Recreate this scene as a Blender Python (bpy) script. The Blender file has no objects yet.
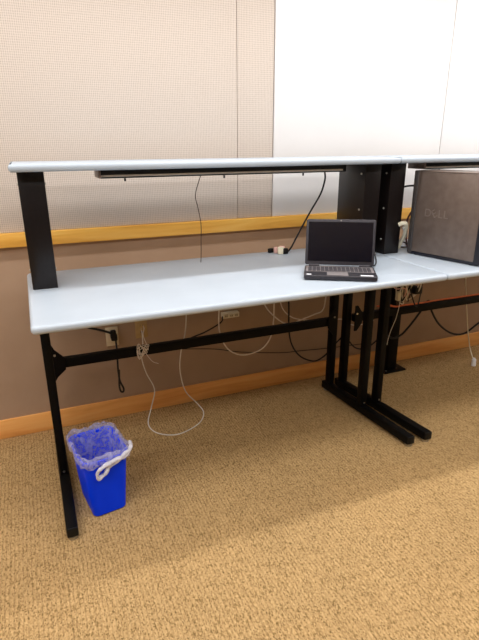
import bpy, bmesh, math, random
from mathutils import Vector, Matrix
random.seed(7)
S = bpy.context.scene
COL = S.collection
PI = math.pi

# ------------------------------------------------------------------ materials
def srgb(r, g, b):
    f = lambda c: (c/255/12.92) if c/255 <= .04045 else ((c/255+.055)/1.055)**2.4
    return (f(r), f(g), f(b), 1)

class M:
    """small node-material builder"""
    def __init__(s, name, col, rough=.5, metal=0, spec=.5):
        s.m = bpy.data.materials.new(name); s.m.use_nodes = True
        s.t = s.m.node_tree; s.b = s.t.nodes['Principled BSDF']
        s.b.inputs['Base Color'].default_value = col
        s.b.inputs['Roughness'].default_value = rough
        s.b.inputs['Metallic'].default_value = metal
        s.b.inputs['Specular IOR Level'].default_value = spec
    def n(s, kind, **kw):
        nd = s.t.nodes.new(kind)
        for k, v in kw.items():
            if k in nd.inputs: nd.inputs[k].default_value = v
            else: setattr(nd, k, v)
        return nd
    def l(s, a, b): s.t.links.new(a, b)
    def coords(s, scale=(1, 1, 1)):
        tc = s.n('ShaderNodeTexCoord'); mp = s.n('ShaderNodeMapping')
        mp.inputs['Scale'].default_value = scale
        s.l(tc.outputs['Object'], mp.inputs['Vector']); return mp.outputs['Vector']
    def ramp(s, fac, stops):
        r = s.n('ShaderNodeValToRGB'); e = r.color_ramp.elements
        while len(e) < len(stops): e.new(.5)
        for k, (p, c) in enumerate(stops): e[k].position = p; e[k].color = c
        s.l(fac, r.inputs['Fac']); return r.outputs['Color']
    def bump(s, h, strength, dist):
        b = s.n('ShaderNodeBump', Strength=strength, Distance=dist)
        s.l(h, b.inputs['Height']); s.l(b.outputs['Normal'], s.b.inputs['Normal'])
    def mix(s, mode, fac, a, b):
        x = s.n('ShaderNodeMix'); x.data_type = 'RGBA'; x.blend_type = mode
        if isinstance(fac, (int, float)): x.inputs[0].default_value = fac
        else: s.l(fac, x.inputs[0])
        s.l(a, x.inputs[6]); s.l(b, x.inputs[7]); return x.outputs[2]
    def mottled(s, c1, c2, scale=(20, 20, 20), bump=0.0, dist=.001, detail=4):
        v = s.coords(scale); nz = s.n('ShaderNodeTexNoise', Scale=1.0, Detail=detail)
        s.l(v, nz.inputs['Vector'])
        s.l(s.ramp(nz.outputs['Fac'], [(.3, c1), (.7, c2)]), s.b.inputs['Base Color'])
        if bump: s.bump(nz.outputs['Fac'], bump, dist)
        return s

def plain(name, rgb, rough=.5, metal=0, spec=.5, var=6, scale=30):
    c1 = srgb(*[max(0, c-var) for c in rgb]); c2 = srgb(*[min(255, c+var) for c in rgb])
    return M(name, srgb(*rgb), rough, metal, spec).mottled(c1, c2, (scale,)*3).m

def carpet():
    m = M('carpet', srgb(190, 150, 95), .95, 0, .15)
    v = m.coords((1, 1, 1))
    sc = m.n('ShaderNodeMapping'); sc.inputs['Scale'].default_value = (250, 150, 1); m.l(v, sc.inputs['Vector'])
    vo = m.n('ShaderNodeTexVoronoi', Scale=1.0); m.l(sc.outputs['Vector'], vo.inputs['Vector'])
    bw = m.n('ShaderNodeRGBToBW'); m.l(vo.outputs['Color'], bw.inputs['Color'])
    col = m.ramp(bw.outputs['Val'], [(.10, srgb(126, 100, 60)), (.42, srgb(182, 148, 100)), (.9, srgb(206, 172, 121))])
    nz = m.n('ShaderNodeTexNoise', Scale=2.2, Detail=5); m.l(v, nz.inputs['Vector'])
    big = m.ramp(nz.outputs['Fac'], [(.3, (.88, .88, .88, 1)), (.7, (1, 1, 1, 1))])
    col = m.mix('MULTIPLY', 1.0, col, big)
    # narrow ribs running towards the wall
    wv = m.n('ShaderNodeTexWave', Scale=20.0, Distortion=1.0); wv.bands_direction = 'X'; m.l(v, wv.inputs['Vector'])
    rib = m.ramp(wv.outputs['Fac'], [(0, (.80, .80, .80, 1)), (.5, (1, 1, 1, 1))])
    col = m.mix('MULTIPLY', 1.0, col, rib)
    # faint carpet tile joints
    br = m.n('ShaderNodeTexBrick', Scale=1.0); br.offset = 0
    br.inputs['Brick Width'].default_value = .61; br.inputs['Row Height'].default_value = .61
    br.inputs['Mortar Size'].default_value = .0035; br.inputs['Mortar Smooth'].default_value = .6
    br.inputs['Color1'].default_value = (1, 1, 1, 1); br.inputs['Color2'].default_value = (1, .985, .97, 1)
    br.inputs['Mortar'].default_value = (.90, .89, .88, 1); m.l(v, br.inputs['Vector'])
    col = m.mix('MULTIPLY', 1.0, col, br.outputs['Color'])
    m.l(col, m.b.inputs['Base Color']); m.bump(vo.outputs['Distance'], .35, .004)
    return m.m

def wood(name, dark, mid, light, along='X'):
    m = M(name, mid, .42, 0, .4)
    v = m.coords((1.2, 14, 14) if along == 'X' else (14, 1.2, 14))
    nz = m.n('ShaderNodeTexNoise', Scale=1.6, Detail=8, Distortion=.6); m.l(v, nz.inputs['Vector'])
    m.l(m.ramp(nz.outputs['Fac'], [(.28, dark), (.5, mid), (.75, light)]), m.b.inputs['Base Color'])
    m.bump(nz.outputs['Fac'], .06, .001)
    return m.m

def woven(name, c1, c2, c3):
    m = M(name, c2, .95, 0, .1)
    v = m.coords((1, 1, 1))
    wx = m.n('ShaderNodeTexWave', Scale=34.0, Distortion=1.2); wx.bands_direction = 'X'; m.l(v, wx.inputs['Vector'])
    wz = m.n('ShaderNodeTexWave', Scale=30.0, Distortion=1.2); wz.bands_direction = 'Z'; m.l(v, wz.inputs['Vector'])
    mu = m.n('ShaderNodeMath', operation='MULTIPLY_ADD'); m.l(wz.outputs['Fac'], mu.inputs[0]); mu.inputs[1].default_value = .35
    mx = m.n('ShaderNodeMath', operation='MULTIPLY'); m.l(wx.outputs['Fac'], mx.inputs[0]); mx.inputs[1].default_value = .55; m.l(mx.outputs[0], mu.inputs[2])
    nz = m.n('ShaderNodeTexNoise', Scale=140.0, Detail=2); m.l(v, nz.inputs['Vector'])
    ad = m.n('ShaderNodeMath', operation='MULTIPLY_ADD'); m.l(nz.outputs['Fac'], ad.inputs[0]); ad.inputs[1].default_value = .35; m.l(mu.outputs[0], ad.inputs[2])
    m.l(m.ramp(ad.outputs[0], [(.15, c1), (.5, c2), (1, c3)]), m.b.inputs['Base Color'])
    m.bump(ad.outputs[0], .25, .001)
    return m.m

MAT = {
    'carpet': carpet(),
    'paint': plain('taupe_wall_paint', (174, 146, 122), .8, 0, .2, 3, 6),
    'darkpaint': plain('grey_wall_paint', (96, 92, 88), .8, 0, .2, 3, 6),
    'ceiling': plain('ceiling_white', (232, 228, 220), .9, 0, .1, 4, 10),
    'oak': wood('oak_rail', srgb(214, 152, 62), srgb(236, 178, 80), srgb(246, 198, 106)),
    'cherry': wood('base_wood', srgb(228, 152, 80), srgb(246, 178, 102), srgb(252, 196, 124)),
    'tack': woven('tackboard_weave', srgb(176, 162, 150), srgb(203, 190, 178), srgb(216, 204, 193)),
    'wb': plain('whiteboard_enamel', (232, 229, 227), .35, 0, .4, 2, 4),
    'laminate': plain('pale_blue_laminate', (178, 188, 198), .38, 0, .4, 3, 5),
    'black': plain('black_powder_coat', (7, 6, 6), .5, 0, .14, 2, 160),
    'blacksatin': plain('black_satin_steel', (22, 16, 15), .32, 0, .34, 3, 90),
    'blackplastic': plain('black_plastic', (9, 9, 10), .5, 0, .3, 3, 60),
    'steel': plain('zinc_steel', (176, 172, 164), .3, .9, .5, 10, 60),
    'greytrim': plain('grey_brown_metal', (128, 110, 100), .4, .4, .5, 8, 60),
    'diffuser': plain('pale_louvre', (238, 228, 216), .5, 0, .4, 6, 60),
    'blue': plain('blue_bin_plastic', (1, 60, 250), .45, 0, .12, 3, 12),
    'ivory': plain('ivory_plate', (222, 204, 172), .45, 0, .4, 6, 30),
    'tan': plain('tan_plate', (186, 154, 104), .45, 0, .4, 8, 30),  # ivory plate of the second outlet, shade put into its colour
    'slot': plain('socket_dark', (40, 30, 24), .6),
    'whitecable': plain('white_cable', (226, 220, 210), .5, 0, .4, 6, 40),
    'creamcable': plain('cream_cable', (232, 222, 196), .5, 0, .4, 6, 40),
    'greycable': plain('grey_cable', (232, 220, 206), .5, 0, .4, 6, 40),
    'blackcable': plain('black_cable', (20, 18, 18), .5, 0, .4, 4, 40),
    'browncable': plain('brown_wire', (66, 46, 34), .5, 0, .4, 6, 40),
    'orange': plain('orange_cable', (226, 118, 72), .5, 0, .4, 8, 40),
    'maroon': plain('maroon_cable', (92, 36, 26), .5, 0, .4, 8, 40),
    'pink': plain('pink_plug', (238, 190, 180), .5, 0, .4, 10, 80),
    'laptopshell': plain('laptop_dark_grey', (52, 49, 54), .38, .3, .5, 5, 60),
    'key': plain('laptop_keys', (58, 54, 58), .5, 0, .4, 4, 60),
    'keydeck': plain('laptop_deck', (150, 142, 142), .35, .3, .5, 8, 60),
    'screen': plain('laptop_screen', (16, 14, 22), .16, 0, .5, 2, 6),
    'sticker': plain('white_sticker', (240, 240, 244), .5, 0, .4, 4, 60),
    'bluesticker': plain('blue_sticker', (60, 70, 170), .5, 0, .4, 10, 60),
    'towerside': plain('tower_grey_paint', (112, 97, 88), .36, .35, .5, 6, 25),
    'towerback': plain('tower_dark_steel', (74, 68, 66), .45, .3, .5, 6, 60),
    'bezel': plain('tower_bezel', (18, 18, 30), .35, 0, .5, 4, 30),
    'emboss': plain('embossed_grey', (130, 116, 107), .32, .4, .5, 6, 60),
}
def liner_mat(name, rgb, trans, alpha):
    m = M(name, srgb(*rgb), .3, 0, .5)
    v = m.coords((26, 26, 26)); nz = m.n('ShaderNodeTexNoise', Scale=1.0, Detail=6, Distortion=1.4); m.l(v, nz.inputs['Vector'])
    al = m.n('ShaderNodeMapRange'); m.l(nz.outputs['Fac'], al.inputs[0])
    al.inputs[1].default_value = .35; al.inputs[2].default_value = .75; al.inputs[3].default_value = alpha[0]; al.inputs[4].default_value = alpha[1]
    m.l(al.outputs[0], m.b.inputs['Alpha'])
    m.bump(nz.outputs['Fac'], .6, .01)
    return m.m
MAT['liner'] = liner_mat('thin_clear_liner', (206, 206, 236), .6, (.16, .62))
MAT['linerthick'] = liner_mat('gathered_liner', (236, 234, 244), .3, (.5, .95))

# ------------------------------------------------------------------ mesh helpers
def finish(bm, name, mat, parent=None, smooth=35):
    bmesh.ops.recalc_face_normals(bm, faces=bm.faces)
    me = bpy.data.meshes.new(name); bm.to_mesh(me); bm.free()
    if smooth:
        for p in me.polygons: p.use_smooth = True
        me.set_sharp_from_angle(angle=math.radians(smooth))
    if mat: me.materials.append(MAT[mat])
    o = bpy.data.objects.new(name, me); COL.objects.link(o)
    if parent: o.parent = parent
    return o
def tag(o, label, cat, group=None):
    o['label'] = label; o['category'] = cat
    if group: o['group'] = group
    return o
def thing(name, label, cat, loc=(0, 0, 0), rz=0, group=None):
    o = bpy.data.objects.new(name, None); COL.objects.link(o)
    o.location = loc; o.rotation_euler = (0, 0, rz); o.empty_display_size = .05
    return tag(o, label, cat, group)
def add_box(bm, x0, x1, y0, y1, z0, z1, bev=0, seg=2):
    t = bmesh.new(); bmesh.ops.create_cube(t, size=1)
    for v in t.verts:
        v.co = Vector((x0+(v.co.x+.5)*(x1-x0), y0+(v.co.y+.5)*(y1-y0), z0+(v.co.z+.5)*(z1-z0)))
    if bev: bmesh.ops.bevel(t, geom=list(t.edges), offset=bev, segments=seg, affect='EDGES', profile=.5)
    merge(bm, t)
def merge(bm, t):
    me = bpy.data.meshes.new('tmp'); t.to_mesh(me); t.free(); bm.from_mesh(me); bpy.data.meshes.remove(me)
def box(name, mat, parent, *d, bev=0, seg=2):
    bm = bmesh.new(); add_box(bm, *d, bev=bev, seg=seg); return finish(bm, name, mat, parent)
def slab(name, mat, parent, x0, x1, y0, y1, z0, z1, rc=.02, re=.012):
    """board with rounded plan corners and a bullnosed rim"""
    bm = bmesh.new(); bmesh.ops.create_cube(bm, size=1)
    for v in bm.verts:
        v.co = Vector((x0+(v.co.x+.5)*(x1-x0), y0+(v.co.y+.5)*(y1-y0), z0+(v.co.z+.5)*(z1-z0)))
    e = [e for e in bm.edges if abs(e.verts[0].co.z-e.verts[1].co.z) > 1e-4]
    bmesh.ops.bevel(bm, geom=e, offset=rc, segments=4, affect='EDGES', profile=.5)
    e = [e for e in bm.edges if abs(e.verts[0].co.z-e.verts[1].co.z) < 1e-5 and any(abs(f.normal.z) > .9 for f in e.link_faces)]
    bmesh.ops.bevel(bm, geom=e, offset=re, segments=5, affect='EDGES', profile=.5)
    return finish(bm, name, mat, parent)
def add_prism_y(bm, pts, y0, y1):
    a = [bm.verts.new((x, y0, z)) for x, z in pts]; b = [bm.verts.new((x, y1, z)) for x, z in pts]
    n = len(pts); bm.faces.new(a); bm.faces.new(b[::-1])
    for i in range(n): bm.faces.new((a[i], b[i], b[(i+1) % n], a[(i+1) % n]))
def add_cyl(bm, p, axis, r, h, n=14, r2=None):
    axis = Vector(axis).normalized()
    q = Vector((0, 0, 1)).rotation_difference(axis).to_matrix().to_4x4()
    bmesh.ops.create_cone(bm, cap_ends=True, segments=n, radius1=r, radius2=r if r2 is None else r2, depth=h,
                          matrix=Matrix.Translation(Vector(p)+axis*h/2) @ q)
def catmull(P, n=8):
    P = [Vector(p) for p in P]; Q = [2*P[0]-P[1]]+P+[2*P[-1]-P[-2]]; out = []
    for i in range(1, len(Q)-2):
        a, b, c, d = Q[i-1:i+3]
        for k in range(n):
            t = k/n
            out.append(.5*((2*b)+(c-a)*t+(2*a-5*b+4*c-d)*t*t+(3*b-a-3*c+d)*t**3))
    out.append(P[-1]); return out
def add_tube(bm, P, r, n=8, sub=8, closed=False):
    pts = catmull(P, sub) if sub else [Vector(p) for p in P]
    rings = []; up = None
    for i, p in enumerate(pts):
        d = (pts[min(i+1, len(pts)-1)]-pts[max(i-1, 0)]).normalized()
        if up is None: up = d.orthogonal().normalized()
        up = (up-d*up.dot(d)).normalized(); s = d.cross(up)
        rr = r(i/(len(pts)-1)) if callable(r) else r
        rings.append([bm.verts.new(p+rr*(math.cos(2*PI*k/n)*up+math.sin(2*PI*k/n)*s)) for k in range(n)])
    for a, b in zip(rings, rings[1:]):
        for k in range(n): bm.faces.new((a[k], a[(k+1) % n], b[(k+1) % n], b[k]))
    bm.faces.new(rings[0][::-1]); bm.faces.new(rings[-1])
def tube(name, mat, parent, P, r, n=8, sub=8):
    bm = bmesh.new(); add_tube(bm, P, r, n, sub); return finish(bm, name, mat, parent, 60)
def struct(o): o['kind'] = 'structure'; return o

# ------------------------------------------------------------------ setting
XL, XR, YF, YB, ZC = -2.6, 5.6, -4.6, 1.075, 2.75
struct(box('floor', 'carpet', None, XL, XR, YF, YB, -.1, 0))
struct(box('ceiling', 'ceiling', None, XL, XR, YF, YB, ZC, ZC+.1))
struct(box('wall_back', 'paint', None, XL, XR, YB, YB+.12, -.1, ZC+.1))
struct(box('wall_front', 'darkpaint', None, XL, XR, YF-.12, YF, -.1, ZC+.1))
struct(box('wall_left', 'ceiling', None, XL-.12, XL, YF-.12, YB+.12, -.1, ZC+.1))
struct(box('wall_right', 'ceiling', None, XR, XR+.12, YF-.12, YB+.12, -.1, ZC+.1))
bm = bmesh.new(); add_box(bm, XL, XR, 1.058, YB, 0, .1155, bev=.004); struct(finish(bm, 'baseboard_back', 'cherry'))
bm = bmesh.new(); add_box(bm, XL, XR, 1.040, YB, 1.088, 1.160, bev=.004); struct(finish(bm, 'trim_1', 'oak'))

def wall_board(name, mat, x0, x1, label, cat, y0=1.060):
    o = box(name, mat, None, x0, x1, y0, YB, 1.1605, 2.60, bev=.0025, seg=2)
    return tag(o, label, cat)
wall_board('tackboard', 'tack', -1.22, 1.2000, 'wide beige woven fabric tackboard on the wall above the left half of the shelf', 'tackboard')
wall_board('tackboard', 'tack', 1.2030, 1.4250, 'narrow strip of beige woven fabric tackboard beside the whiteboard edge', 'tackboard')
wall_board('whiteboard', 'wb', 1.4290, 2.6805, 'glossy whiteboard panel directly beside the beige fabric tackboard', 'whiteboard', 1.054)
wall_board('whiteboard', 'wb', 2.6865, 3.94, 'whiteboard panel at the far right, above the computer tower, beyond the thin seam', 'whiteboard', 1.054)

# ------------------------------------------------------------------ workstation desks
DW, DD, DH, SH = 1.843, .845, .994, 1.513
def desk(x0, label):
    d = thing('workstation_desk', label, 'desk', (x0, 0, 0))
    slab('worktop', 'laminate', d, 0, DW-.001, 0, DD, DH-.031, DH, .018, .0135)
    slab('shelf', 'laminate', d, -.004 if x0 == 0 else 0, DW-.001, .416, .80, SH-.031, SH, .006, .0135)
    for s in (0, 1):
        # C-shaped leg: long foot, two uprights; c(y) is its centre line, set a few degrees off square where the desks meet
        def c(y):
            if s == 0 and x0 == 0: return .042
            if s == 0: return .027+(.845-y)*.098
            return DW-.075+(.845-y)*.075
        def strip(bm, y0, y1, z0, z1, hw, bev):
            t = bmesh.new(); bmesh.ops.create_cube(t, size=1)
            for v in t.verts:
                y = y0+(v.co.y+.5)*(y1-y0); v.co = Vector((c(y)+v.co.x*2*hw, y, z0+(v.co.z+.5)*(z1-z0)))
            bmesh.ops.bevel(t, geom=list(t.edges), offset=bev, segments=2, affect='EDGES', profile=.5); merge(bm, t)
        bm = bmesh.new(); strip(bm, .097, .895, .013, .062, .024, .006)
        leg = finish(bm, 'leg', 'black', d)
        for y0, y1 in ((.490, .538), (.815, .863)):
            bm = bmesh.new(); strip(bm, y0, y1, .060, DH-.031, .020, .005); finish(bm, 'upright', 'black', leg)
        bm = bmesh.new(); strip(bm, .092, .100, .016, .060, .0225, .003); finish(bm, 'end_cap', 'blackplastic', leg)
        for y in (.112, .870):
            bm = bmesh.new(); add_cyl(bm, (c(y), y, 0), (0, 0, 1), .020, .014, 16); finish(bm, 'glide', 'steel', leg)
        bm = bmesh.new(); add_cyl(bm, (c(.48), .4905, .078), (0, -1, 0), .006, .003, 12); finish(bm, 'bolt', 'steel', leg)
        bm = bmesh.new(); strip(bm, .46, .843, DH-.037, DH-.0312, .029, .001); finish(bm, 'mounting_plate', 'black', leg)
        # shelf post: deep black box column with bolts on both cheeks
        pa, pb = ((.022, .124) if x0 == 0 else (.006, .106)) if s == 0 else (DW-.154, DW-.055)
        bm = bmesh.new(); add_box(bm, pa, pb, .500, .748, DH, SH-.031, bev=.004)
        post = finish(bm, 'shelf_post', 'blacksatin', d)
        for z in (1.075, 1.245, 1.43):
            for px, ax in ((pa, -1), (pb, 1)):
                bm = bmesh.new(); add_cyl(bm, (px, .535, z), (ax, 0, 0), .006, .004, 10, .004)
                finish(bm, 'bolt', 'steel', post)
    bx0 = .060 if x0 == 0 else .050
    bar = box('crossbar', 'black', d, bx0, DW-.094, .785, .822, .492, .545, bev=.006)
    for s in (0, 1):
        k = 1 if s == 0 and x0 == 0 else .62
        pts = [(.000, .518+.122*k), (.017, .518+.082*k), (.061, .518+.034), (.061, .518-.030), (.019, .518-.066*k), (.000, .518-.093*k)]
        if k < 1: pts = [(0, .605), (.018, .605), (.055, .552), (.055, .484), (.018, .435), (0, .435)]
        pts = [(bx0+x, z) for x, z in pts] if s == 0 else [(DW-.094-x, z) for x, z in pts][::-1]
        bm = bmesh.new(); add_prism_y(bm, pts, .777, .7848); g = finish(bm, 'gusset', 'black', bar)
        q = sum(p[0] for p in pts)/6
        bm = bmesh.new(); add_cyl(bm, (q-.012 if s == 0 else q+.012, .777, .518+.055*k), (0, -1, 0), .006, .004, 10)
        finish(bm, 'bolt', 'steel', g)
    return d
desk(0, 'pale blue topped workstation desk with raised shelf, holding the open laptop')
desk(1.8435, 'second pale blue workstation desk at right, carrying the computer tower')

# task lights hung under the shelves
def task_light(x0, label):
    t = thing('under_shelf_light', label, 'task light', (x0, 0, 0))
    L = 1.205
    box('housing', 'blackplastic', t, 0, L, .470, .600, 1.4605, SH-.0312, bev=.003)
    box('diffuser', 'diffuser', t, .012, L-.012, .474, .595, 1.4520, 1.461, bev=.002)
    box('lower_lip', 'blackplastic', t, .002, L-.002, .469, .476, 1.4470, 1.4528, bev=.0015)
    for a, b, c in ((-.003, .006, 'greytrim'), (L-.004, L+.003, 'blackplastic')): box('end_cap', c, t, a, b, .466, .602, 1.4475, 1.4815, bev=.003)
    for x in (.105, .555, .965):
        bm = bmesh.new(); add_cyl(bm, (x, .4725, 1.4462), (0, 0, -1), .0045, .012, 10); finish(bm, 'clip', 'blackplastic', t)
    return t
task_light(.338, 'long black task light under the shelf above the laptop and bare desk')
task_light(2.045, 'black task light under the right-hand shelf above the computer tower')

# ------------------------------------------------------------------ laptop
def laptop():
    t = thing('laptop', 'open dark grey laptop with a black screen on the left desk', 'laptop', (1.357, .190, DH), math.radians(-31))
    w, dp = .329, .206
    base = slab('base', 'laptopshell', t, -w/2, w/2, -dp/2, dp/2, .003, .024, .012, .005)
    box('keyboard_deck', 'keydeck', t, -w/2+.008, w/2-.008, -.024, dp/2-.022, .0238, .0248, bev=.0004)
    bm = bmesh.new()
    for r in range(6):
        n = 15; x = -w/2+.018
        kw = (w-.036)/n
        for c in range(n):
            if r == 0 and 4 <= c <= 8:
                if c == 4: add_box(bm, x+c*kw, x+9*kw-.0025, -.020, -.0082, .0246, .0268, bev=.0008, seg=1)
                continue
            add_box(bm, x+c*kw, x+(c+1)*kw-.0028, -.020+r*.0148, -.0082+r*.0148, .0246, .0268, bev=.0008, seg=1)
    finish(bm, 'keyboard', 'key', t, 20)
    box('touchpad', 'keydeck', t, -.060, .035, -dp/2+.012, -.030, .0238, .0246, bev=.0003)
    for x0, x1, m in ((-w/2+.012, -w/2+.034, 'sticker'), (w/2-.075, w/2-.018, 'sticker')):
        box('sticker', m, t, x0, x1, -dp/2+.012, -dp/2+.028, .0239, .0244)
    for sx in (-1, 1):
        bm = bmesh.new(); add_cyl(bm, (sx*.12-.025, dp/2-.010, .026), (1, 0, 0), .008, .05, 14); finish(bm, 'hinge', 'laptopshell', t)
    # lid, tilted back about its hinge line
    tilt = math.radians(14)
    lid = slab('lid', 'laptopshell', t, -w/2, w/2, 0, .219, -.007, 0, .010, .003)
    lid.matrix_local = Matrix.Translation((0, dp/2-.012, .030)) @ Matrix.Rotation(PI/2-tilt, 4, 'X')
    box('screen', 'screen', lid, -w/2+.012, w/2-.012, .018, .206, .0002, .0012)
    bm = bmesh.new(); add_cyl(bm, (0, .2128, .0001), (0, 0, 1), .003, .0008, 12); finish(bm, 'webcam', 'steel', lid)
laptop()

# ------------------------------------------------------------------ computer tower
def tower():
    t = thing('computer_tower', 'grey and black desktop computer tower standing on the right desk', 'computer', (2.086, .050, DH), math.radians(13.4))
    W_, H_, D_ = .180, .450, .436
    box('chassis', 'towerback', t, .004, W_-.004, .030, D_-.004, .014, H_-.003, bev=.004)
    side = box('side_panel', 'towerside', t, 0, .006, .036, D_-.03, .020, H_-.008, bev=.0025)
    box('rear_frame', 'towerback', t, -.001, W_+.001, D_-.032, D_, .008, H_, bev=.006)
    box('side_panel', 'towerside', t, W_-.006, W_, .036, D_-.03, .020, H_-.008, bev=.0025)
    box('top_panel', 'towerside', t, .002, W_-.002, .036, D_-.03, H_-.008, H_, bev=.003)
    # front bezel with a gently bowed face
    bm = bmesh.new(); n = 10; A = []; B = []
    prof = [(0, .040)]+[(W_*k/n, .010-.010*math.sin(PI*k/n)) for k in range(n+1)]+[(W_, .040)]
    A = [bm.verts.new((x, y, .008)) for x, y in prof]; B = [bm.verts.new((x, y, H_+.001)) for x, y in prof]
    bm.faces.new(A); bm.faces.new(B[::-1])
    for k in range(len(prof)): j = (k+1) % len(prof); bm.faces.new((A[k], B[k], B[j], A[j]))
    bez = finish(bm, 'bezel', 'bezel', t)
    box('base_skirt', 'bezel', t, .002, W_-.002, .012, D_-.004, .004, .019, bev=.003)
    for z0, z1, m in ((.060, .082, 'sticker'), (.034, .056, 'sticker'), (.060, .084, 'bluesticker')):
        x0 = .016 if m == 'sticker' else .040
        box('badge', m, bez, x0, x0+.020, .0005, .009, z0, z1, bev=.001)
    box('optical_drive', 'blackplastic', bez, .018, W_-.018, -.004, .006, H_-.085, H_-.045, bev=.002)
    bm = bmesh.new(); add_cyl(bm, (W_/2, .006, H_-.13), (0, -1, 0), .012, .010, 18); finish(bm, 'power_button', 'steel', bez)
    for x in (.02, W_-.02):
        for y in (.06, D_-.05):
            bm = bmesh.new(); add_cyl(bm, (x, y, 0), (0, 0, 1), .011, .008, 12); finish(bm, 'foot', 'blackplastic', t)
    # embossed maker's lettering, its first E tilted
    bm = bmesh.new()
    for ch, off, rot in (('D', 0, 0), ('E', .045, .6), ('L', .082, 0), ('L', .113, 0)):
        cu = bpy.data.curves.new('letter', 'FONT'); cu.body = ch; cu.size = .058; cu.extrude = .0008; cu.offset = .0002
        ob = bpy.data.objects.new('letter', cu); COL.objects.link(ob)
        bpy.context.view_layer.update()
        me = bpy.data.meshes.new_from_object(ob.evaluated_get(bpy.context.evaluated_depsgraph_get()))
        bpy.data.objects.remove(ob); bpy.data.curves.remove(cu)
        me.transform(Matrix.Translation((off, 0, 0)) @ Matrix.Translation((.016, .020, 0)) @ Matrix.Rotation(rot, 4, 'Z') @ Matrix.Translation((-.016, -.020, 0)))
        # text x runs towards the front (-y), text y up, face towards -x
        me.transform(Matrix(((0, 0, -1, -.0008), (-1, 0, 0, .350), (0, 1, 0, .216), (0, 0, 0, 1))))
        bm.from_mesh(me); bpy.data.meshes.remove(me)
    finish(bm, 'lettering', 'emboss', side, 0)
tower()

# ------------------------------------------------------------------ wastebasket and its liner
BX, BY, BR = .199, .312, math.radians(9)
def rrect(w, d, r, n=6):
    out = []
    for cx, cy, a0 in ((w/2-r, d/2-r, 0), (-w/2+r, d/2-r, 90), (-w/2+r, -d/2+r, 180), (w/2-r, -d/2+r, 270)):
        for k in range(n+1):
            a = math.radians(a0+90*k/n); out.append((cx+r*math.cos(a), cy+r*math.sin(a)))
    return out
def loft(bm, rings, cap0=False, cap1=False):
    R = [[bm.verts.new(p) for p in r] for r in rings]; n = len(R[0])
    for a, b in zip(R, R[1:]):
        for k in range(n): bm.faces.new((a[k], a[(k+1) % n], b[(k+1) % n], b[k]))
    if cap0: bm.faces.new(R[0][::-1])
    if cap1: bm.faces.new(R[-1])
BH = .302
def bring(z, inset=0, grow=0):
    f = z/BH; w = .150+(.200-.150)*f; d = .222+(.258-.222)*f
    return [(x, y, z) for x, y in rrect(w-2*inset+2*grow, d-2*inset+2*grow, .026+.012*f)]
t = thing('wastebasket', 'small blue plastic wastebasket on the carpet beside the left desk leg', 'wastebasket', (BX, BY, 0), BR)
bm = bmesh.new()
loft(bm, [bring(.001, .006), bring(.006), bring(.15), bring(BH-.006), bring(BH-.002, .003), bring(BH-.006, .006), bring(.15, .004), bring(.008, .006)], True, True)
finish(bm, 'body', 'blue', t)
bm = bmesh.new(); loft(bm, [bring(BH-.022, -.001), bring(BH-.022, -.007), bring(BH-.003, -.007), bring(BH+.001, -.003), bring(BH-.003, .004)])
finish(bm, 'rim', 'blue', t)

t = thing('bin_liner', 'crumpled clear plastic bag lining the blue wastebasket, folded over its rim', 'bin liner', (BX, BY, 0), BR)
def lring(z, out, amp, seed, n=120):
    base = [Vector(p) for p in bring(min(z, BH), -out)]
    m = len(base); per = [0]
    for k in range(m): per.append(per[-1]+(base[(k+1) % m]-base[k]).length)
    rs = random.Random(seed); ph = [rs.uniform(0, 6.28) for _ in range(6)]
    ring = []
    for k in range(n):
        s = per[-1]*k/n; j = max(i for i in range(m) if per[i] <= s)
        p = base[j].lerp(base[(j+1) % m], (s-per[j])/max(1e-6, per[j+1]-per[j]))
        a = 2*PI*k/n
        w = (math.sin(9*a+ph[0])+.8*math.sin(17*a+ph[1])+.7*math.sin(29*a+ph[2])+.5*math.sin(41*a+ph[3]))/3
        dirv = Vector((p.x, p.y, 0)).normalized()
        q = p+dirv*amp*w; q.z = z+amp*.9*(math.sin(7*a+ph[4])+.7*math.sin(19*a+ph[5]))/1.7
        ring.append(q)
    return ring
bm = bmesh.new()
loft(bm, [lring(.10, -.012, .004, 3), lring(.20, -.011, .006, 3), lring(.275, -.010, .006, 3), lring(.312, -.004, .006, 3), lring(.326, .005, .008, 3),
          lring(.314, .014, .008, 3), lring(.294, .014, .006, 3), lring(.276, .012, .009, 3)])
finish(bm, 'bag', 'liner', t, 80)
# gathered band along the front rim and the knotted loop hanging from it
bm = bmesh.new(); rs = random.Random(5)
for k in range(6):
    dz = rs.uniform(-.010, .010); dy = rs.uniform(-.006, .005)
    add_tube(bm, [(-.012, -.152+dy, .272+dz), (.012, -.154+dy, .282+dz*1.2), (.045, -.152+dy, .292+dz*.6), (.080, -.147+dy, .302-dz), (.112, -.128+dy, .314+dz*.6), (.120, -.09+dy, .322)],
             lambda f: .006+.003*math.sin(9*f+k), 8, 8)
finish(bm, 'gathered_band', 'linerthick', t, 80)
bm = bmesh.new()
for k in range(3):
    e = .0035*k
    add_tube(bm, [(.006, -.154-e, .290), (-.022, -.156-e, .284), (-.044, -.155-e, .268+e), (-.054, -.152-e, .248), (-.046, -.150-e, .234-e), (-.026, -.151-e, .240), (-.010, -.153-e, .258), (.004, -.154-e, .284)],
             lambda f: .0085-.0022*math.sin(PI*f)+.0015*math.sin(23*f+k), 8, 8)
finish(bm, 'knot_loop', 'linerthick', t, 80)

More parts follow.
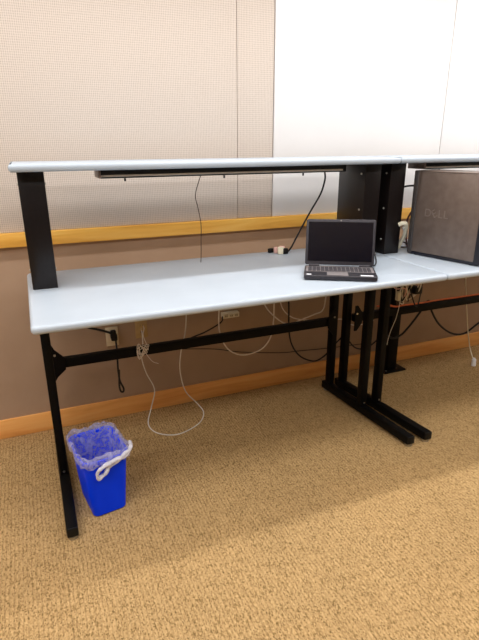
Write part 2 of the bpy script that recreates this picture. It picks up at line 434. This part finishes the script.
# ------------------------------------------------------------------ wall outlets
def outlet(x, z, mat, label):
    t = thing('wall_outlet', label, 'outlet', (x, YB, z))
    box('plate', mat, t, -.036, .036, -.007, 0, -.058, .058, bev=.003)
    for zz in (-.021, .021):
        r = box('socket', mat, t, -.016, .016, -.0095, -.005, zz-.014, zz+.014, bev=.004)
        for x0 in (-.0075, .0055): box('slot', 'slot', r, x0, x0+.0025, -.0102, -.009, zz-.004, zz+.006)
    bm = bmesh.new(); add_cyl(bm, (0, -.0068, 0), (0, -1, 0), .0035, .0015, 10); finish(bm, 'screw', 'steel', t)
outlet(.405, .522, 'ivory', 'ivory wall outlet with the thick black plug in it, nearer the left leg')
outlet(.578, .545, 'tan', 'tan wall outlet with thin white wires, second from the left leg')

# multi-socket tap fixed to the wall
t = thing('power_tap', 'small white multi-socket power tap on the wall under the desk', 'power tap', (1.140, 0, 0))
b = box('body', 'creamcable', t, -.056, .056, 1.030, YB, .548, .582, bev=.005)
for k in range(3):
    s = box('socket', 'ivory', t, -.047+k*.034, -.021+k*.034, 1.0275, 1.034, .554, .577, bev=.003)
    for dx in (.007, .016): box('slot', 'slot', s, -.047+k*.034+dx, -.047+k*.034+dx+.0028, 1.0268, 1.030, .560, .570)
tube('cord', 'blackcable', t, [(-.054, 1.045, .560), (-.085, .98, .552), (-.145, .96, .530), (-.215, .95, .508), (-.285, .93, .500), (-.345, .90, .492), (-.42, .88, .480)], .0045)

# ------------------------------------------------------------------ cords and cables
def cable(name, mat, P, r, label, cat='cable', sub=8):
    return tag(tube(name, mat, None, P, r, 8, sub), label, cat)
# black plug and cord at the first outlet
t = thing('plugged_cable', 'black power cord plugged into the ivory outlet with a loop hanging below', 'power cord', (.405, 1.06, .54))
def rel(P, o=(.405, 1.06, .54)): return [(x-o[0], y-o[1], z-o[2]) for x, y, z in P]
bm = bmesh.new(); add_box(bm, -.012, .022, -.048, .0045, -.028, .012, bev=.006); add_box(bm, -.016, .016, -.062, -.03, -.008, .040, bev=.008); finish(bm, 'plug', 'blackplastic', t)
tube('cord', 'blackcable', t, rel([(.402, 1.01, .56), (.372, 1.005, .578), (.32, .99, .605), (.262, .96, .64), (.22, .93, .70), (.20, .90, .80), (.20, .83, .963)]), .007)
tube('cord', 'blackcable', t, rel([(.418, 1.03, .52), (.414, .99, .46), (.405, .94, .42), (.402, .925, .36), (.406, .92, .30), (.422, .92, .255), (.420, .92, .232), (.406, .92, .235), (.400, .92, .27), (.404, .922, .33), (.407, .925, .37)]), .0055)
# white loop reaching the carpet
cable('network_cable', 'whitecable', [(.578, 1.062, .535), (.572, 1.02, .522), (.560, .97, .47), (.545, .95, .41), (.565, .95, .31), (.607, .95, .195), (.580, .93, .10), (.542, .88, .028), (.548, .82, .004), (.590, .75, .004),
      (.67, .712, .004), (.765, .74, .004), (.845, .80, .004), (.885, .87, .02), (.865, .92, .055), (.800, .945, .14), (.772, .94, .25), (.766, .93, .345), (.774, .90, .46), (.790, .87, .56), (.80, .86, .70), (.80, .83, .963)], .0032,
      'long white cable looping down to the carpet below the outlets')
bm = bmesh.new(); rs = random.Random(11)
P = []
for k in range(15):
    a = k*2.1; q = rs.uniform(.5, 1.35); P.append((.515+.036*q*math.cos(a), .752+rs.uniform(-.02, .02), .535+.045*q*math.sin(a*1.13)))
P = [(.588, 1.060, .566), (.580, 1.00, .575), (.56, .90, .60), (.535, .80, .60)]+P+[(.56, .76, .47), (.60, .765, .44)]
add_tube(bm, P, .0021, 6, 6); tag(finish(bm, 'wire_tangle', 'greycable', None, 60), 'tangle of thin white wires in front of the crossbar below the tan outlet', 'wires')
cable('network_cable', 'greycable', [(1.02, .83, .963), (1.015, .90, .70), (1.005, .89, .55), (1.028, .89, .46), (1.071, .90, .392), (1.137, .90, .350), (1.211, .90, .342), (1.30, .90, .368), (1.355, .90, .44), (1.375, .905, .56), (1.38, .91, .75), (1.375, .83, .963)], .0042,
      'pale grey cable drooping in one arc below the middle of the crossbar')
cable('network_cable', 'greycable', [(1.27, .83, .963), (1.315, .95, .70), (1.342, .95, .619), (1.406, .95, .544), (1.471, .95, .494), (1.53, .95, .482), (1.60, .95, .50), (1.68, .93, .53), (1.735, .91, .565), (1.75, .90, .70), (1.73, .80, .963)], .0042,
      'pale cable sagging just above the crossbar, left of the black hanging cord')
cable('network_cable', 'greycable', [(1.44, .83, .963), (1.452, .98, .70), (1.461, .98, .617), (1.491, .98, .559), (1.551, .98, .510), (1.64, .98, .482), (1.72, .98, .47), (1.82, .99, .455), (1.95, .99, .44), (2.02, .99, .392), (2.10, .99, .380), (2.20, .98, .40)], .0036,
      'pale cable passing from behind the black cord to the paired desk legs')
cable('power_cable', 'blackcable', [(1.470, .83, .963), (1.474, .90, .75), (1.477, .90, .60), (1.482, .90, .462), (1.507, .90, .355), (1.569, .90, .267), (1.662, .90, .215), (1.723, .90, .219), (1.79, .90, .262), (1.86, .90, .33), (1.92, .905, .36), (1.96, .91, .30), (2.02, .91, .245), (2.12, .92, .23), (2.25, .93, .30)], .0052,
      'black cord hanging in a deep curve beside the paired desk legs', 'power cord')
cable('thin_cord', 'blackcable', [(.70, 1.050, .40), (.804, 1.05, .385), (1.033, 1.05, .347), (1.206, 1.05, .298), (1.499, 1.05, .244), (1.654, 1.05, .232), (1.90, 1.05, .214), (2.2, 1.05, .20)], .0028,
      'thin dark cord running nearly level along the wall below the crossbar')
cable('power_cable', 'blackcable', [(2.24, .925, .32), (2.32, .905, .275), (2.394, .905, .29), (2.46, .915, .334), (2.516, .92, .387), (2.57, .915, .46), (2.60, .90, .52), (2.64, .915, .47), (2.667, .92, .42), (2.738, .92, .325), (2.837, .92, .247), (2.932, .92, .206), (3.023, .92, .203), (3.105, .92, .243), (3.197, .92, .301), (3.30, .91, .42), (3.34, .90, .55), (3.35, .90, .80), (3.35, .83, .963)], .0075,
      'thick black cord swagged below the right desk crossbar', 'power cord')
t = thing('drop_cable', 'cream cable dropping to the carpet with a white connector, under the right desk', 'cable', (0, 0, 0))
tube('cord', 'creamcable', t, [(2.90, .83, .963), (2.92, .895, .70), (2.95, .89, .50), (2.985, .885, .33), (3.00, .87, .22), (3.0, .83, .11), (2.985, .765, .035)], .0038)
bm = bmesh.new(); add_cyl(bm, (2.985, .765, .001), (.0, .05, 1), .017, .050, 14, .015); add_cyl(bm, (2.985, .767, .05), (0, .05, 1), .009, .012, 12); finish(bm, 'connector', 'sticker', t)
cable('extension_cord', 'orange', [(2.10, .835, .560), (2.17, .805, .566), (2.23, .800, .552), (2.285, .803, .553), (2.41, .800, .5515), (2.584, .804, .552), (2.80, .802, .5515), (2.943, .80, .552), (3.2, .803, .552), (3.5, .80, .552)], .0062,
      'orange extension cord lying along the right desk crossbar', 'extension cord')
# adapters and wires bundled beneath the right worktop
t = thing('cable_bundle', 'bundle of pale cables and adapters hanging under the right worktop', 'cable bundle', (2.25, .72, .66))
rs = random.Random(3)
for k, m in enumerate(['greycable', 'pink', 'creamcable', 'greycable', 'blackcable', 'browncable']):
    P = [(-.09+rs.uniform(-.02, .02), rs.uniform(-.03, .03), .29)]
    for q in range(5): P.append((-.08+.035*q+rs.uniform(-.03, .03), rs.uniform(-.04, .04), .06*math.sin(q*1.7+k)+rs.uniform(-.02, .03)))
    P.append((.09+rs.uniform(-.02, .02), rs.uniform(-.03, .03), .29))
    tube('wire', m, t, P, .0042, 7, 7)
box('adapter', 'blackplastic', t, .035, .095, -.025, .025, -.005, .045, bev=.006)
box('plug', 'creamcable', t, -.105, -.078, -.03, .0, -.03, .03, bev=.006)
# cords above the worktop
cable('lamp_wire', 'browncable', [(.850, .597, 1.450), (.848, .66, 1.445), (.842, .70, 1.40), (.834, .715, 1.36), (.832, .72, 1.325), (.843, .72, 1.276), (.856, .72, 1.195), (.854, .72, 1.113), (.852, .72, 1.04), (.850, .722, .9955)], .0022,
      'thin brown wire hanging from the task light to the worktop', 'wire')
cable('lamp_cable', 'blackcable', [(1.500, .597, 1.452), (1.525, .64, 1.45), (1.545, .66, 1.41), (1.542, .67, 1.36), (1.525, .675, 1.312), (1.474, .685, 1.224), (1.412, .70, 1.105), (1.385, .72, 1.035), (1.378, .755, 1.001), (1.385, .80, .9995)], .0048,
      'black lamp cord curving down behind the laptop from the task light', 'cord')
t = thing('plug_cluster', 'little cluster of pink and black plugs lying near the worktop back edge', 'plugs', (1.325, .775, DH))
for k, (dx, dy, a, m) in enumerate([(-.028, .030, .4, 'blackplastic'), (-.005, .012, 1.2, 'pink'), (.022, -.010, 2.2, 'pink'), (.045, .026, -.5, 'pink'), (.030, -.036, .2, 'blackplastic'), (.005, -.030, 2.9, 'creamcable')]):
    o = box('plug', m, t, -.016, .016, -.010, .010, .0005, .024+.008*(k % 3), bev=.003); o.location = (dx, dy, 0); o.rotation_euler = (0, 0, a)
    c, s = math.cos(a), math.sin(a)
    if k % 2 == 0:
        tube('lead', 'greycable', o, [(.012, 0, .010), (.024, .004, .014), (.034, .012, .008), (.040, .022, .003)], .0028, 7, 5)
cable('maroon_cable', 'maroon', [(2.085, .500, 1.255), (2.098, .56, 1.25), (2.110, .60, 1.215), (2.088, .61, 1.165), (2.080, .61, 1.10), (2.105, .62, 1.03), (2.13, .64, .9995), (2.17, .70, .9995)], .0055,
      'dark red cable hanging in the gap behind the computer tower')
t = thing('white_cables', 'pair of thick white cables standing up between the shelf post and computer tower', 'cables', (1.99, .47, DH))
tube('cable', 'creamcable', t, [(-.072, .012, .163), (-.055, .0, .172), (-.035, -.002, .168), (-.012, .02, .14), (.006, .05, .09), (.004, .07, .05), (-.002, .08, .022), (-.012, .10, .0115)], .0115)
tube('cable', 'whitecable', t, [(-.038, .008, .148), (-.020, .025, .135), (.020, .05, .10), (.026, .08, .06), (.020, .10, .03), (.01, .13, .0075)], .0075)
cable('black_lead', 'blackcable', [(2.035, .615, 1.004), (2.075, .60, 1.0), (2.115, .585, 1.006), (2.095, .62, 1.022), (2.05, .66, 1.03), (2.03, .70, 1.005), (2.06, .74, .9985)], .004,
      'black lead coiled on the worktop behind the computer tower', 'cord')
cable('monitor_cable', 'blackcable', [(1.95, .66, 1.285), (2.00, .645, 1.312), (2.05, .63, 1.343), (2.09, .60, 1.352), (2.10, .57, 1.345), (2.095, .535, 1.32), (2.03, .475, 1.30)], .0055,
      'black cable bridging from the shelf post to the computer tower back')
cable('charger_cable', 'blackcable', [(1.555, .235, 1.010), (1.60, .25, 1.008), (1.645, .30, 1.02), (1.668, .36, 1.07), (1.672, .40, 1.11), (1.664, .42, 1.125), (1.655, .44, 1.09), (1.655, .46, 1.03), (1.665, .48, .9985), (1.66, .55, .9985), (1.62, .66, .9985), (1.60, .80, .9985)], .004,
      'black charger cord looping up at the right side of the laptop', 'cord')
cable('wire_loop', 'whitecable', [(2.085, .62, .963), (2.085, .60, .68), (2.072, .60, .57), (2.055, .60, .52), (2.039, .60, .48), (2.025, .60, .43), (2.019, .60, .385)], .002,
      'thin white wire dangling in front of the black column, right of the paired desk legs', 'wire')
# floor-standing cable column behind the desks
t = thing('cable_column', 'black cable column with flat floor plate near the wall, behind the paired desk legs', 'cable column', (2.362, .955, 0))
box('column', 'black', t, -.040, .040, -.022, .022, .012, .90, bev=.006)
box('base_plate', 'black', t, -.085, .105, -.055, .062, 0, .013, bev=.004)
bm = bmesh.new(); add_cyl(bm, (-.06, -.035, .0125), (0, 0, 1), .007, .006, 10); finish(bm, 'bolt', 'steel', t)

# ------------------------------------------------------------------ light: rows of ceiling fluorescents
def row(name, x, y, lx, ly, power, col=(1, 1, 1.01)):
    L = bpy.data.lights.new(name, 'AREA'); L.shape = 'RECTANGLE'; L.size = lx; L.size_y = ly; L.energy = power; L.color = col
    o = bpy.data.objects.new(name, L); COL.objects.link(o); o.location = (x, y, ZC-.02)
LIGHTS = [(-1.5, .31, 2.2, .11, 16), (1.2, .31, 3.0, .11, 26), (4.1, .31, 2.6, .11, 36),
          (-1.5, -.62, 2.2, .45, 16), (1.2, -.62, 3.0, .45, 28), (4.1, -.62, 2.6, .45, 21),
          (-1.5, -1.75, 2.2, .30, 26), (1.2, -1.75, 3.0, .30, 31), (4.1, -1.75, 2.6, .30, 20)]
for l in LIGHTS: row('ceiling_light', *l)
w = bpy.data.worlds.new('World'); S.world = w; w.use_nodes = True
w.node_tree.nodes['Background'].inputs['Color'].default_value = (1, .95, .88, 1)
w.node_tree.nodes['Background'].inputs['Strength'].default_value = .1

# ------------------------------------------------------------------ camera
yaw, pitch, roll, fpx = .392226, .335684, -.005614, 502.83
fw = Vector((math.sin(yaw)*math.cos(pitch), math.cos(yaw)*math.cos(pitch), -math.sin(pitch)))
r = Vector((math.cos(yaw), -math.sin(yaw), 0)); u = r.cross(fw)
c, s = math.cos(roll), math.sin(roll)
r, u = c*r+s*u, -s*r+c*u
cam = bpy.data.cameras.new('camera'); co = bpy.data.objects.new('camera', cam); COL.objects.link(co)
co.matrix_world = Matrix(((r.x, u.x, -fw.x, .04373), (r.y, u.y, -fw.y, -1.75343), (r.z, u.z, -fw.z, 1.57828), (0, 0, 0, 1)))
cam.sensor_fit = 'VERTICAL'; cam.sensor_height = 24; cam.lens = 24*fpx/640; cam.clip_start = .05
S.camera = co
S.view_settings.view_transform = 'Standard'; S.view_settings.look = 'None'
S.view_settings.gamma = 1; S.view_settings.use_curve_mapping = False
S.view_settings.exposure = -0.03
